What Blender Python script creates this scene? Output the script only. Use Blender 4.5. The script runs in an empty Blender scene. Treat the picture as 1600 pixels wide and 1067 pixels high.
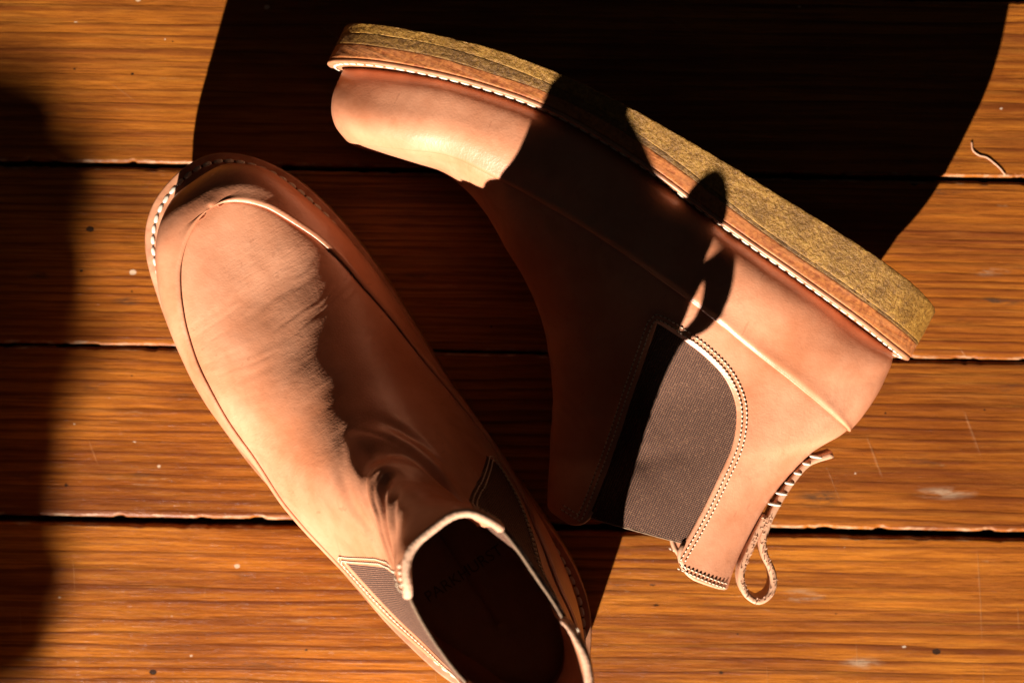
import bpy, math, random
import numpy as np
from mathutils import Vector, Matrix
random.seed(4); np.random.seed(4)
R = math.radians
sc = bpy.context.scene
C = sc.collection

# ------------------------------------------------------------------ camera
CAM_H = 0.80
cd = bpy.data.cameras.new('camera'); cam = bpy.data.objects.new('camera', cd); C.objects.link(cam)
cam.location = (0, 0, CAM_H); cam.rotation_euler = (0, 0, 0)
cd.sensor_width = 36; cd.lens = 36 * CAM_H * 3086 / 1600
cd.clip_start = 0.02; cd.clip_end = 50
cd.dof.use_dof = True; cd.dof.focus_distance = CAM_H - 0.078; cd.dof.aperture_fstop = 6.3
sc.camera = cam
# ------------------------------------------------------------------ light
w = bpy.data.worlds.new('World'); sc.world = w; w.use_nodes = True
w.node_tree.nodes['Background'].inputs[0].default_value = (0.75, 0.66, 0.60, 1)
w.node_tree.nodes['Background'].inputs[1].default_value = 0.015
AZ = R(17.1)        # horizontal heading of the light, from +Y towards +X
EL = R(20.0)
TOL = Vector((-math.sin(AZ) * math.cos(EL), -math.cos(AZ) * math.cos(EL), math.sin(EL)))
LAMP = Vector((0.02, 0.0, 0.05)) + TOL * 5.0
ld = bpy.data.lights.new('window_light', 'SPOT'); lo = bpy.data.objects.new('window_light', ld); C.objects.link(lo)
ld.energy = 4700; ld.color = (1.0, 0.90, 0.79); ld.shadow_soft_size = 0.024
ld.spot_size = R(22); ld.spot_blend = 0.3
lo.location = LAMP; lo.rotation_euler = (-TOL).to_track_quat('-Z', 'Y').to_euler()
sc.view_settings.view_transform = 'Standard'; sc.view_settings.look = 'None'
sc.view_settings.exposure = 0.0; sc.view_settings.gamma = 1.0

# ------------------------------------------------------------------ helpers
def tag(o, label=None, cat=None, group=None, kind=None):
    for k, v in (('label', label), ('category', cat), ('group', group), ('kind', kind)):
        if v: o[k] = v
    return o

def empty(name, parent=None):
    o = bpy.data.objects.new(name, None); o.empty_display_size = 0.02; C.objects.link(o); o.parent = parent
    return o

def mesh(name, V, Fc, mat, parent=None, smooth=True):
    me = bpy.data.meshes.new(name)
    V = np.asarray(V, dtype=np.float32)
    if isinstance(Fc, np.ndarray):
        n, k = Fc.shape
        me.vertices.add(len(V)); me.vertices.foreach_set('co', V.ravel())
        me.loops.add(n * k); me.loops.foreach_set('vertex_index', Fc.astype(np.int32).ravel())
        me.polygons.add(n)
        me.polygons.foreach_set('loop_start', np.arange(0, n * k, k, dtype=np.int32))
        me.polygons.foreach_set('loop_total', np.full(n, k, dtype=np.int32))
        me.update(calc_edges=True)
    else:
        me.from_pydata([tuple(v) for v in V.tolist()], [], Fc); me.update()
    me.validate()
    me.polygons.foreach_set('use_smooth', [smooth] * len(me.polygons))
    if mat: me.materials.append(mat)
    o = bpy.data.objects.new(name, me); C.objects.link(o); o.parent = parent
    return o

def share(name, me, parent, M):
    o = bpy.data.objects.new(name, me); C.objects.link(o); o.parent = parent; o.matrix_local = M
    return o

def interp_s(x, xp, fp):
    """smooth (Catmull-Rom like, monotone limited) interpolation"""
    xp = np.asarray(xp, float); fp = np.asarray(fp, float); x = np.clip(x, xp[0], xp[-1])
    h = np.diff(xp); d = np.diff(fp) / h
    m = np.zeros_like(fp); m[0] = d[0]; m[-1] = d[-1]
    m[1:-1] = (d[:-1] * h[1:] + d[1:] * h[:-1]) / (h[1:] + h[:-1])
    i = np.clip(np.searchsorted(xp, x, side='right') - 1, 0, len(h) - 1)
    t = (x - xp[i]) / h[i]; t2 = t * t; t3 = t2 * t
    return (2*t3-3*t2+1)*fp[i] + (t3-2*t2+t)*h[i]*m[i] + (-2*t3+3*t2)*fp[i+1] + (t3-t2)*h[i]*m[i+1]

def sstep(a, b, x):
    t = np.clip((x - a) / (b - a), 0, 1); return t * t * (3 - 2 * t)

_T = np.random.RandomState(7).rand(4096)
def _h(i, j, k):
    n = (i * 73856093) ^ (j * 19349663) ^ (k * 83492791)
    return _T[n & 4095]
def vnoise(x, y, z):
    xi = np.floor(x).astype(np.int64); yi = np.floor(y).astype(np.int64); zi = np.floor(z).astype(np.int64)
    fx = x - xi; fy = y - yi; fz = z - zi
    fx = fx*fx*(3-2*fx); fy = fy*fy*(3-2*fy); fz = fz*fz*(3-2*fz)
    def L(a, b, t): return a + (b - a) * t
    c = [L(_h(xi, yi+j, zi+k), _h(xi+1, yi+j, zi+k), fx) for k in (0, 1) for j in (0, 1)]
    return L(L(c[0], c[1], fy), L(c[2], c[3], fy), fz)
def fbm(x, y, z, o=3):
    s = 0; a = 1; t = 0
    for i in range(o):
        s = s + a * vnoise(x * 2**i + 17*i, y * 2**i + 5*i, z * 2**i); t += a; a *= .5
    return s / t

# ------------------------------------------------------------------ materials
class NT:
    def __init__(s, name):
        s.m = bpy.data.materials.new(name); s.m.use_nodes = True; s.t = s.m.node_tree
        s.b = s.t.nodes['Principled BSDF']
    def n(s, typ, **kw):
        nd = s.t.nodes.new(typ)
        for k, v in kw.items():
            if k.startswith('i_'):
                key = k[2:]; key = int(key) if key.isdigit() else key.replace('_', ' ')
                if isinstance(v, bpy.types.NodeSocket): s.t.links.new(v, nd.inputs[key])
                else: nd.inputs[key].default_value = v
            else: setattr(nd, k, v)
        return nd
    def l(s, a, b): s.t.links.new(a, b)
    def coord(s, scale=(1, 1, 1), loc=(0, 0, 0), rot=(0, 0, 0)):
        tc = s.n('ShaderNodeTexCoord'); mp = s.n('ShaderNodeMapping'); s.l(tc.outputs['Object'], mp.inputs[0])
        mp.inputs['Scale'].default_value = scale; mp.inputs['Location'].default_value = loc; mp.inputs['Rotation'].default_value = rot
        return mp.outputs[0]
    def noise(s, vec, scale=5, detail=4, rough=.5, dist=0.0):
        nd = s.n('ShaderNodeTexNoise', i_Scale=scale, i_Detail=detail, i_Roughness=rough, i_Distortion=dist); s.l(vec, nd.inputs['Vector']); return nd.outputs[0]
    def ramp(s, fac, stops, interp='LINEAR'):
        nd = s.n('ShaderNodeValToRGB'); s.l(fac, nd.inputs[0]); cr = nd.color_ramp; cr.interpolation = interp
        while len(cr.elements) < len(stops): cr.elements.new(.5)
        for e, (p, c) in zip(cr.elements, stops):
            e.position = p; e.color = c if len(c) == 4 else (*c, 1)
        return nd.outputs[0]
    def mix(s, f, a, b, mode='MIX'):
        nd = s.n('ShaderNodeMix', data_type='RGBA', blend_type=mode)
        for sk, v in ((nd.inputs[0], f), (nd.inputs[6], a), (nd.inputs[7], b)):
            if isinstance(v, bpy.types.NodeSocket): s.l(v, sk)
            else: sk.default_value = v if not isinstance(v, tuple) else (*v, 1)[:4]
        return nd.outputs[2]
    def math(s, op, a, b=0.0, c=0.0, clamp=False):
        nd = s.n('ShaderNodeMath', operation=op, use_clamp=clamp)
        for i, v in enumerate((a, b, c)):
            if isinstance(v, bpy.types.NodeSocket): s.l(v, nd.inputs[i])
            else: nd.inputs[i].default_value = v
        return nd.outputs[0]
    def bump(s, height, dist, strength=1.0, prev=None):
        nd = s.n('ShaderNodeBump'); nd.inputs['Strength'].default_value = strength; nd.inputs['Distance'].default_value = dist
        s.l(height, nd.inputs['Height'])
        if prev is not None: s.l(prev, nd.inputs['Normal'])
        return nd.outputs[0]

def leather(name, base, dark, rough=.42, wr=1.0, spec=.5):
    t = NT(name); v = t.coord()
    big = t.noise(v, 28, 4, .6); fine = t.noise(v, 260, 3, .6)
    col = t.mix(t.ramp(big, [(.3, (0, 0, 0)), (.72, (1, 1, 1))]), dark, base)
    spots = t.ramp(t.noise(v, 95, 2, .5), [(.60, (0, 0, 0)), (.78, (1, 1, 1))])
    col = t.mix(t.math('MULTIPLY', spots, .35), col, dark)
    sm = t.ramp(t.noise(t.coord(loc=(.3, .1, .2)), 46, 5, .7, .8), [(.50, (0, 0, 0)), (.66, (1, 1, 1))])
    col = t.mix(t.math('MULTIPLY', sm, .30), col, tuple(c_ * .74 for c_ in dark))
    sc2 = t.ramp(t.noise(t.coord(scale=(330, 60, 260), rot=(.9, .2, 1.9)), 1.0, 2, .5), [(.715, (0, 0, 0)), (.735, (1, 1, 1))])
    col = t.mix(t.math('MULTIPLY', sc2, .30), col, tuple(c_ * .6 for c_ in dark))
    # long hair-fine scratches
    vs = t.coord(scale=(40, 900, 500), rot=(.3, .5, .7)); sc_ = t.ramp(t.noise(vs, 1.0, 2, .5), [(.70, (0, 0, 0)), (.76, (1, 1, 1))])
    col = t.mix(t.math('MULTIPLY', sc_, .18), col, tuple(min(1, c * 1.25) for c in base))
    t.l(col, t.b.inputs['Base Color'])
    rr = t.math('ADD', t.math('MULTIPLY', fine, .16), rough - .08); t.l(rr, t.b.inputs['Roughness'])
    t.b.inputs['Specular IOR Level'].default_value = spec
    vor = t.n('ShaderNodeTexVoronoi', feature='F1', i_Scale=1150.0); t.l(v, vor.inputs['Vector'])
    # short wrinkles running across the boot
    vw = t.coord(scale=(620, 330, 130)); wn = t.noise(vw, 1.0, 3, .6, .6)
    patch = t.ramp(t.noise(v, 22, 2, .5), [(.42, (0, 0, 0)), (.62, (1, 1, 1))])
    b = t.bump(vor.outputs['Distance'], .00008, .4)
    b = t.bump(t.math('MULTIPLY', wn, patch), .00020 * wr, .8, b)
    b = t.bump(fine, .00016, .4, b)
    b = t.bump(t.noise(v, 70, 3, .5), .0008, .4, b)
    t.l(b, t.b.inputs['Normal'])
    return t.m

M = {}
M['leather'] = leather('veg_tan_leather', (.62, .288, .165), (.47, .172, .080), .40)
M['foxing'] = leather('veg_tan_foxing', (.61, .280, .158), (.46, .165, .076), .39, wr=.9)
M['loop'] = leather('strap_leather', (.52, .28, .165), (.44, .22, .12), .55)

def suede(name, a, b, sc_=500, bd=.0005, rough=.85):
    t = NT(name); v = t.coord(); n1 = t.noise(v, sc_, 3, .7); n2 = t.noise(v, 60, 3, .5)
    t.l(t.mix(t.ramp(t.mix(.4, n1, n2), [(.35, (0, 0, 0)), (.65, (1, 1, 1))]), a, b), t.b.inputs['Base Color'])
    t.b.inputs['Roughness'].default_value = rough
    t.l(t.bump(n1, bd, .8), t.b.inputs['Normal']); return t.m
M['edge'] = suede('raw_leather_edge', (.50, .26, .155), (.60, .36, .23), 700, .0006)
M['liner'] = suede('lining_leather', (.30, .15, .08), (.38, .20, .11), 300, .0002)
M['insole'] = suede('insole_leather', (.34, .18, .10), (.42, .23, .13), 200, .0002, .6)
M['ink'] = suede('insole_stamp', (.10, .055, .035), (.14, .08, .05), 200, .0001)
M['thread'] = suede('white_waxed_thread', (.50, .43, .33), (.64, .57, .46), 900, .0002, .6)
M['thread_tan'] = suede('cream_thread', (.60, .45, .30), (.72, .58, .42), 900, .0002, .6)
M['hole'] = suede('needle_hole', (.03, .015, .01), (.05, .025, .015), 400, .0001)
M['gore_edge'] = suede('woven_edge', (.10, .055, .03), (.20, .12, .065), 900, .0003)

# orange leather midsole, striated
t = NT('midsole_leather'); v = t.coord()
n1 = t.noise(v, 420, 4, .7); n2 = t.noise(t.coord(scale=(40, 500, 40)), 1.0, 4, .6)
c = t.mix(t.ramp(n1, [(.36, (0, 0, 0)), (.62, (1, 1, 1))]), (.25, .058, .011), (.50, .165, .037))
c = t.mix(t.math('MULTIPLY', t.ramp(n2, [(.45, (0, 0, 0)), (.7, (1, 1, 1))]), .55), c, (.50, .21, .08))
t.l(c, t.b.inputs['Base Color']); t.b.inputs['Roughness'].default_value = .62
t.l(t.bump(n1, .0004, .7, t.bump(n2, .0004, .6)), t.b.inputs['Normal']); M['midsole'] = t.m

t = NT('welt_leather'); v = t.coord()
n1 = t.noise(v, 120, 4, .6)
c = t.mix(t.ramp(n1, [(.35, (0, 0, 0)), (.65, (1, 1, 1))]), (.30, .115, .05), (.48, .215, .11))
t.l(c, t.b.inputs['Base Color']); t.b.inputs['Roughness'].default_value = .45
t.l(t.bump(n1, .0004, .6), t.b.inputs['Normal']); M['welt'] = t.m

def crepe(name, cols, bd):
    t = NT(name); v = t.coord()
    a = t.noise(v, 560, 6, .72, 0); b = t.noise(v, 75, 5, .65); cst = t.noise(t.coord(scale=(90, 400, 90)), 1.0, 4, .6)
    c = t.ramp(a, [(.32, cols[0]), (.48, cols[1]), (.62, cols[2]), (.74, cols[3])])
    c = t.mix(t.math('MULTIPLY', t.ramp(b, [(.42, (0, 0, 0)), (.62, (1, 1, 1))]), .6), c, cols[0])
    c = t.mix(t.math('MULTIPLY', t.ramp(cst, [(.5, (0, 0, 0)), (.66, (1, 1, 1))]), .35), c, cols[2])
    t.l(c, t.b.inputs['Base Color'])
    t.b.inputs['Roughness'].default_value = .5; t.b.inputs['Specular IOR Level'].default_value = .45
    vor = t.n('ShaderNodeTexVoronoi', feature='SMOOTH_F1', i_Scale=650.0); t.l(v, vor.inputs['Vector'])
    t.l(t.bump(a, .0010, .9, t.bump(vor.outputs['Distance'], .0002, .4)), t.b.inputs['Normal']); return t.m
M['crepe'] = crepe('crepe_rubber', [(.12, .050, .006), (.30, .138, .018), (.43, .225, .040), (.60, .42, .13)], 1)
M['crepe2'] = crepe('crepe_rubber_grey', [(.08, .034, .008), (.20, .090, .017), (.30, .150, .030), (.45, .27, .08)], 1)

# elastic gore: fine ribs
t = NT('elastic_gore')
v = t.coord(rot=(0, 0, R(-4)))
sp = t.n('ShaderNodeSeparateXYZ'); t.l(v, sp.inputs[0])
wob = t.noise(t.coord(), 500, 2, .5)
ph = t.math('ADD', t.math('MULTIPLY', sp.outputs[0], 2 * math.pi / .00105), t.math('MULTIPLY', wob, 2.2))
rib = t.math('MULTIPLY_ADD', t.math('SINE', ph), .5, .5)
ph2 = t.math('MULTIPLY', sp.outputs[1], 2 * math.pi / .0009)
kn = t.math('MULTIPLY_ADD', t.math('SINE', ph2), .5, .5)
fl = t.noise(t.coord(), 1600, 2, .6)
c = t.mix(rib, (.022, .008, .003), (.125, .045, .019))
c = t.mix(t.ramp(fl, [(.55, (0, 0, 0)), (.75, (1, 1, 1))]), c, (.27, .135, .072))
t.l(c, t.b.inputs['Base Color']); t.b.inputs['Roughness'].default_value = .8
t.l(t.bump(t.math('ADD', rib, t.math('MULTIPLY', kn, .35)), .00035, .8), t.b.inputs['Normal']); M['gore'] = t.m

# pine floor boards: growth rings cut lengthwise, varnish, dents, specks
def wood(i, freq, wide):
    t = NT('pine_board_varnished'); off = (i * 3.17, i * 7.31, i * 1.9)
    v = t.coord(loc=off)
    warp = t.noise(t.coord(scale=(2.6, 12, 1), loc=off), 1.0, 2, .5)
    warp2 = t.noise(t.coord(scale=(4, 85, 1), loc=off), 1.0, 3, .6)
    warp3 = t.noise(t.coord(scale=(45, 260, 1), loc=off), 1.0, 3, .6)
    sp = t.n('ShaderNodeSeparateXYZ'); t.l(v, sp.inputs[0])
    ph = t.math('ADD', t.math('MULTIPLY', sp.outputs[1], freq), t.math('ADD', t.math('MULTIPLY', warp, wide), t.math('ADD', t.math('MULTIPLY', warp2, 9.0), t.math('MULTIPLY', warp3, .7))))
    frac = t.math('FRACT', t.math('MULTIPLY', ph, .159)); late = t.ramp(frac, [(0, (0, 0, 0)), (.50, (.10, .10, .10)), (.82, (1, 1, 1)), (.93, (.9, .9, .9)), (.97, (0, 0, 0))])
    amp = t.ramp(t.noise(t.coord(scale=(4, 34, 1), loc=off), 1.0, 4, .65), [(.36, (.28, .28, .28)), (.62, (1, 1, 1))])
    band = t.ramp(t.noise(t.coord(scale=(3, 60, 1), loc=(off[0] + 2, off[1] + 3, 0)), 1.0, 4, .6), [(.46, (0, 0, 0)), (.66, (1, 1, 1))])
    fib = t.noise(t.coord(scale=(34, 1500, 1), loc=off), 1.0, 6, .75)
    fib2 = t.noise(t.coord(scale=(14, 420, 1), loc=off), 1.0, 6, .7)
    blot = t.noise(t.coord(scale=(9, 26, 1), loc=off), 1.0, 4, .6)
    c = t.mix(t.ramp(blot, [(.32, (0, 0, 0)), (.68, (1, 1, 1))]), (.24, .066, .008), (.49, .162, .019))
    c = t.mix(t.math('MULTIPLY', t.math('MULTIPLY', late, amp), .92), c, (.075, .017, .005))
    c = t.mix(t.math('MULTIPLY', band, .72), c, (.125, .034, .009))
    c = t.mix(t.math('MULTIPLY', t.ramp(fib, [(.47, (0, 0, 0)), (.60, (1, 1, 1))]), .62), c, (.115, .028, .008))
    fib3 = t.noise(t.coord(scale=(11, 560, 1), loc=(off[0] + 6, off[1], 0)), 1.0, 5, .7)
    c = t.mix(t.math('MULTIPLY', t.ramp(fib3, [(.54, (0, 0, 0)), (.60, (1, 1, 1))]), .55), c, (.085, .020, .006))
    c = t.mix(t.math('MULTIPLY', t.ramp(fib2, [(.50, (0, 0, 0)), (.75, (1, 1, 1))]), .40), c, (.58, .24, .035))
    tone = t.ramp(t.noise(t.coord(scale=(3.0, 7, 1), loc=(off[0] + 1.3, off[1] + 5, 0)), 1.0, 2, .5), [(.35, (0, 0, 0)), (.65, (1, 1, 1))])
    c = t.mix(t.math('MULTIPLY', tone, .15), c, (.30, .065, .010))
    c = t.mix(1.0, c, (*{0: (1.05, 1.05, 1.0), 1: (1.0, .97, .94), 2: (.90, .86, .84), 3: (1.12, 1.12, 1.05)}.get(i, (1, 1, 1)), 1), 'MULTIPLY')
    # grey brown grime patches, stretched along the grain
    gr = t.ramp(t.noise(t.coord(scale=(16, 70, 1), loc=(off[0] + 4, off[1], 0)), 1.0, 5, .7), [(.63, (0, 0, 0)), (.74, (1, 1, 1))])
    c = t.mix(t.math('MULTIPLY', gr, .8), c, (.075, .036, .018))
    pal = t.ramp(t.noise(t.coord(scale=(20, 110, 1), loc=(off[0] + 9, off[1], 0)), 1.0, 5, .75), [(.66, (0, 0, 0)), (.76, (1, 1, 1))])
    c = t.mix(t.math('MULTIPLY', pal, .6), c, (.46, .29, .16))
    # specks and pits
    vo = t.n('ShaderNodeTexVoronoi', feature='F1', i_Scale=1.0, i_Randomness=1.0); t.l(t.coord(scale=(48, 66, 1), loc=off), vo.inputs['Vector'])
    hs = t.n('ShaderNodeSeparateColor'); t.l(vo.outputs['Color'], hs.inputs[0])
    rad = t.math('MULTIPLY', t.math('POWER', hs.outputs[0], 2.6), .16)
    jag = t.math('MULTIPLY', t.noise(t.coord(scale=(500, 700, 1), loc=off), 1.0, 2, .5), .03)
    pit = t.math('LESS_THAN', t.math('ADD', vo.outputs['Distance'], jag), rad)
    pdark = t.math('MULTIPLY', pit, t.math('GREATER_THAN', hs.outputs[1], .42))
    ppale = t.math('MULTIPLY', pit, t.math('LESS_THAN', hs.outputs[1], .42))
    c = t.mix(pdark, c, (.035, .015, .008)); c = t.mix(t.math('MULTIPLY', ppale, .8), c, (.60, .44, .30))
    jn = t.noise(t.coord(scale=(420, 900, 1), loc=off), 1.0, 4, .7)
    jb = t.noise(t.coord(scale=(60, 260, 1), loc=off), 1.0, 5, .7)
    for mx, my, mw, mh, mk in MARKS:
        yy = my - (mx - 800) * .0165
        if not (seams.get(i, (-1e9,))[0] < yy < seams.get(i + 1, (1e9,))[0]) or i > 3: continue
        mp = t.n('ShaderNodeMapping', vector_type='TEXTURE'); mp.inputs['Location'].default_value = ((mx - 800) / 3086, (533.5 - yy) / 3086, 0); mp.inputs['Scale'].default_value = (mw / 3086, mh / 3086, 1)
        t.l(t.coord(), mp.inputs[0]); ln = t.n('ShaderNodeVectorMath', operation='LENGTH'); t.l(mp.outputs[0], ln.inputs[0])
        sx = t.n('ShaderNodeSeparateXYZ'); t.l(mp.outputs[0], sx.inputs[0])
        dd_ = t.math('SQRT', t.math('ADD', t.math('MULTIPLY', sx.outputs[0], sx.outputs[0]), t.math('MULTIPLY', sx.outputs[1], sx.outputs[1])))
        if mk in 'dp': f_ = t.ramp(t.math('ADD', dd_, t.math('MULTIPLY', jn, 1.3)), [(.0, (1, 1, 1)), (.95, (1, 1, 1)), (1.0, (0, 0, 0))])
        else: f_ = t.math('MULTIPLY', t.ramp(dd_, [(.25, (1, 1, 1)), (1.0, (0, 0, 0))]), t.ramp(jb, [(.44, (0, 0, 0)), (.58, (1, 1, 1))]))
        c = t.mix(t.math('MULTIPLY', f_, {'d': .95, 'p': .85, 'g': .85, 'h': .7}[mk]), c, {'d': (.022, .010, .006), 'p': (.58, .44, .32), 'g': (.055, .032, .020), 'h': (.40, .27, .17)}[mk])
    at = t.n('ShaderNodeAttribute', attribute_name='wear')
    wn_ = t.ramp(t.noise(t.coord(scale=(90, 260, 1), loc=off), 1.0, 4, .7), [(.50, (0, 0, 0)), (.66, (1, 1, 1))])
    c = t.mix(t.math('MULTIPLY', t.math('MULTIPLY', at.outputs['Fac'], wn_), .8), c, (.42, .26, .15))
    # fine scratches
    mr = t.n('ShaderNodeMapping'); mr.inputs['Rotation'].default_value = (0, 0, R(35 + 17 * i)); t.l(t.coord(loc=off), mr.inputs[0])
    ms_ = t.n('ShaderNodeMapping'); ms_.inputs['Scale'].default_value = (14, 420, 1); t.l(mr.outputs[0], ms_.inputs[0])
    s1 = t.ramp(t.noise(ms_.outputs[0], 1.0, 2, .5), [(.725, (0, 0, 0)), (.745, (1, 1, 1))])
    c = t.mix(t.math('MULTIPLY', s1, .13), c, (.62, .36, .18))
    t.l(c, t.b.inputs['Base Color'])
    rr = t.math('ADD', t.math('MULTIPLY', t.noise(v, 45, 4, .6), .22), .22); t.l(rr, t.b.inputs['Roughness'])
    t.b.inputs['Specular IOR Level'].default_value = .18
    b = t.bump(t.math('MULTIPLY', late, amp), .00026, .5)
    b = t.bump(fib, .0004, .7, b)
    b = t.bump(t.noise(t.coord(scale=(60, 200, 1), loc=off), 1.0, 4, .6), .0007, .5, b)
    b = t.bump(t.math('SUBTRACT', 0.0, pit), .0006, .9, b)
    b = t.bump(s1, .0002, .5, b)
    t.l(b, t.b.inputs['Normal'])
    return t.m

# ------------------------------------------------------------------ floor
TILT = -math.atan(.0165)
floor = empty('floor'); floor.rotation_euler = (0, 0, TILT); tag(floor, kind='structure')
sub = mesh('subfloor', [(-1.2, -2.5, -.022), (1.2, -2.5, -.022), (1.2, 1.0, -.022), (-1.2, 1.0, -.022)], [(0, 1, 2, 3)],
           suede('dark_subfloor', (.012, .008, .006), (.02, .012, .008), 100, .0003), floor, False)
seams = {0: (-14, 8), 1: (268, 7), 2: (551, 3), 3: (823, 11), 4: (1101, 6)}      # seam line (in 1/3086 m) and gap
def seam(i):
    if i in seams: p, g = seams[i]
    elif i < 0: p, g = -14 + 281 * i, 6
    else: p, g = 1101 + 279 * (i - 4), 6
    return (533.5 - p) / 3086, g / 3086
MARKS = [(262, 65, 5, 3, 'd'), (250, 62, 3, 3, 'p'), (110, 108, 6, 4, 'd'), (110, 35, 7, 3, 'p'), (1465, 300, 40, 6, 'g'), (1558, 170, 6, 4, 'p'), (212, 690, 10, 2.5, 'p'), (207, 587, 5, 4, 'd'), (107, 757, 7, 9, 'd'), (118, 662, 4, 4, 'p'),
 (1285, 778, 45, 18, 'g'), (1480, 770, 55, 12, 'h'), (1025, 913, 18, 5, 'd'), (1030, 945, 16, 5, 'd'), (1313, 958, 6, 4, 'd'), (1325, 855, 3.5, 3.5, 'p'), (1355, 1035, 40, 12, 'h'), (100, 933, 7, 3, 'p'), (316, 996, 6, 3, 'd'), (1260, 930, 40, 12, 'h'),
 (1545, 425, 35, 8, 'h'), (1560, 470, 50, 9, 'g'), (1340, 740, 4, 4, 'p'), (200, 470, 30, 8, 'g'), (205, 455, 5, 5, 'd'), (1385, 645, 5, 4, 'd'), (1540, 640, 5, 4, 'd'), (1160, 990, 5, 3, 'd'), (60, 430, 30, 7, 'g'), (1420, 1010, 7, 4, 'p'), (275, 962, 5, 2, 'p')]
rings = {0: (900, 6), 1: (1500, 9), 2: (1100, 16), 3: (950, 22), 4: (1500, 6), 5: (1400, 8)}
wm = {}
def plank(i):
    yt, gt = seam(i); yb, gb = seam(i + 1)
    y1 = yt - gt / 2; y0 = yb + gb / 2
    near = -1 <= i <= 4
    nx = 900 if near else 40
    xs = np.linspace(-1.1, 1.1, nx) if not near else np.concatenate([np.linspace(-1.1, -.34, 30), np.linspace(-.335, .335, nx), np.linspace(.34, 1.1, 30)])
    n = len(xs)
    def jit(seed, a): 
        z = np.zeros(n)
        r1 = fbm(xs * 60 + seed, np.full(n, seed * 1.7), np.zeros(n), 4) - .5
        chips = np.clip(fbm(xs * 150 + seed * 3, np.full(n, 3.3 + seed), np.zeros(n), 3) - .56, 0, 1)
        return r1 * a + chips * a * 5
    e0 = jit(i * 2.3 + 11, .0009) if near else np.zeros(n); e1 = jit(i * 3.1 + 40, .0007) if near else np.zeros(n)
    e0 = np.clip(e0, -gb * .35, .004); e1 = np.clip(e1, -gt * .35, .003)
    prof = []                                            # rounded, worn arrises
    r = .0013
    def row(y, z): prof.append(np.stack([xs, y, z], 1))
    z0 = (fbm(xs * 25 + i, np.full(n, i * 5.1), np.zeros(n), 3) - .5) * .0004
    row(y0 + e0, np.full(n, -.02)); row(y0 + e0, z0 - r * 1.1); row(y0 + e0 + r * .3, z0 - r * .4); row(y0 + e0 + r, z0 - r * .05); row(y0 + e0 + r * 1.4, z0 * .5)
    for f in (.06, .3, .7, .94): row(y0 + (y1 - y0) * f + 0 * xs, z0 * 0)
    row(y1 - e1 - r * 1.4, z0 * .5); row(y1 - e1 - r, z0 - r * .05); row(y1 - e1 - r * .3, z0 - r * .4); row(y1 - e1, z0 - r * 1.1); row(y1 - e1, np.full(n, -.02))
    P = np.stack(prof); k = len(prof)
    idx = np.arange(k * n).reshape(k, n)
    F = np.stack([idx[:-1, :-1], idx[:-1, 1:], idx[1:, 1:], idx[1:, :-1]], -1).reshape(-1, 4)
    key = i if i in rings else (i * 7) % 6
    if key not in wm: wm[key] = wood(key, *rings[key])
    o = mesh('plank', P.reshape(-1, 3), F, wm[key], floor)
    wr = np.zeros((k, n), np.float32); wr[1:4] = 1; wr[-4:-1] = 1; wr[0] = 0; wr[-1] = 0
    at = o.data.attributes.new('wear', 'FLOAT', 'POINT'); at.data.foreach_set('value', wr.ravel())
    return o
for i in [0, 1, 2, 3] + [-3, -2, -1] + list(range(4, 23)):
    plank(i)

# ------------------------------------------------------------------ boot: one last, worked in millimetres
# columns: P0u P0v P1u P1v  Wlat Wmed  cm  n0  n1
K = np.array([
 (287.5, -1.0, 287.2,  4.0,  1.0,  1.0, .50, 2.4, 2.4),
 (287.0, -1.6, 286.2,  9.0,  8.5,  8.0, .50, 2.6, 2.4),
 (285.0, -2.4, 285.2, 14.5, 14.6, 13.6, .50, 2.8, 2.4),
 (281.2, -4.2, 281.6, 20.5, 21.0, 19.5, .50, 3.2, 2.6),
 (275.0, -6.8, 276.0, 24.8, 28.0, 26.4, .49, 3.6, 2.8),
 (266.6, -9.6, 268.2, 26.6, 34.0, 32.0, .48, 4.0, 3.1),
 (256.0,-12.8, 256.2, 25.2, 39.6, 37.0, .47, 4.2, 3.2),
 (240.0,-17.0, 238.0, 22.4, 46.0, 42.5, .44, 4.5, 2.9),
 (222.0,-20.6, 224.0, 20.8, 50.0, 45.0, .42, 4.5, 2.6),
 (198.0,-24.0, 210.5, 23.2, 53.0, 46.5, .38, 4.5, 2.4),
 (170.0,-25.2, 196.0, 29.0, 53.0, 47.0, .35, 4.5, 2.25),
 (141.0,-23.4, 180.5, 38.6, 50.0, 46.5, .33, 4.5, 2.1),
 (109.0,-18.0, 165.5, 47.6, 48.6, 48.0, .33, 4.2, 2.0),
 ( 77.0,-14.2, 151.0, 60.2, 45.2, 49.0, .36, 4.0, 2.0),
 ( 45.0,-10.6, 139.2, 74.8, 40.8, 47.0, .38, 3.8, 2.0),
 ( 20.0, -7.2, 131.0, 87.2, 36.3, 42.0, .41, 3.2, 2.0),
 ( -2.5, -3.0, 125.2, 98.0, 33.0, 35.0, .45, 2.6, 2.0),
 ( -7.0,  9.0, 121.8,106.0, 31.5, 32.5, .47, 2.3, 2.0),
 ( -6.6, 25.5, 118.6,112.5, 30.5, 31.0, .48, 2.2, 2.0),
 ( -3.2, 40.0, 116.0,118.0, 29.8, 30.0, .48, 2.1, 2.0),
 (  6.5, 57.0, 113.4,124.0, 29.5, 29.5, .49, 2.1, 2.2),
 ( 13.5, 84.0, 110.6,130.0, 29.0, 29.0, .50, 2.1, 2.6),
 ( 14.0,114.0, 108.6,134.2, 28.5, 28.5, .50, 2.1, 2.8),
 ( 11.0,135.0, 107.0,137.2, 28.0, 28.0, .50, 2.1, 2.9)], float)
KN = len(K) - 1
SD = np.linspace(0, KN, 9201)
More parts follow.
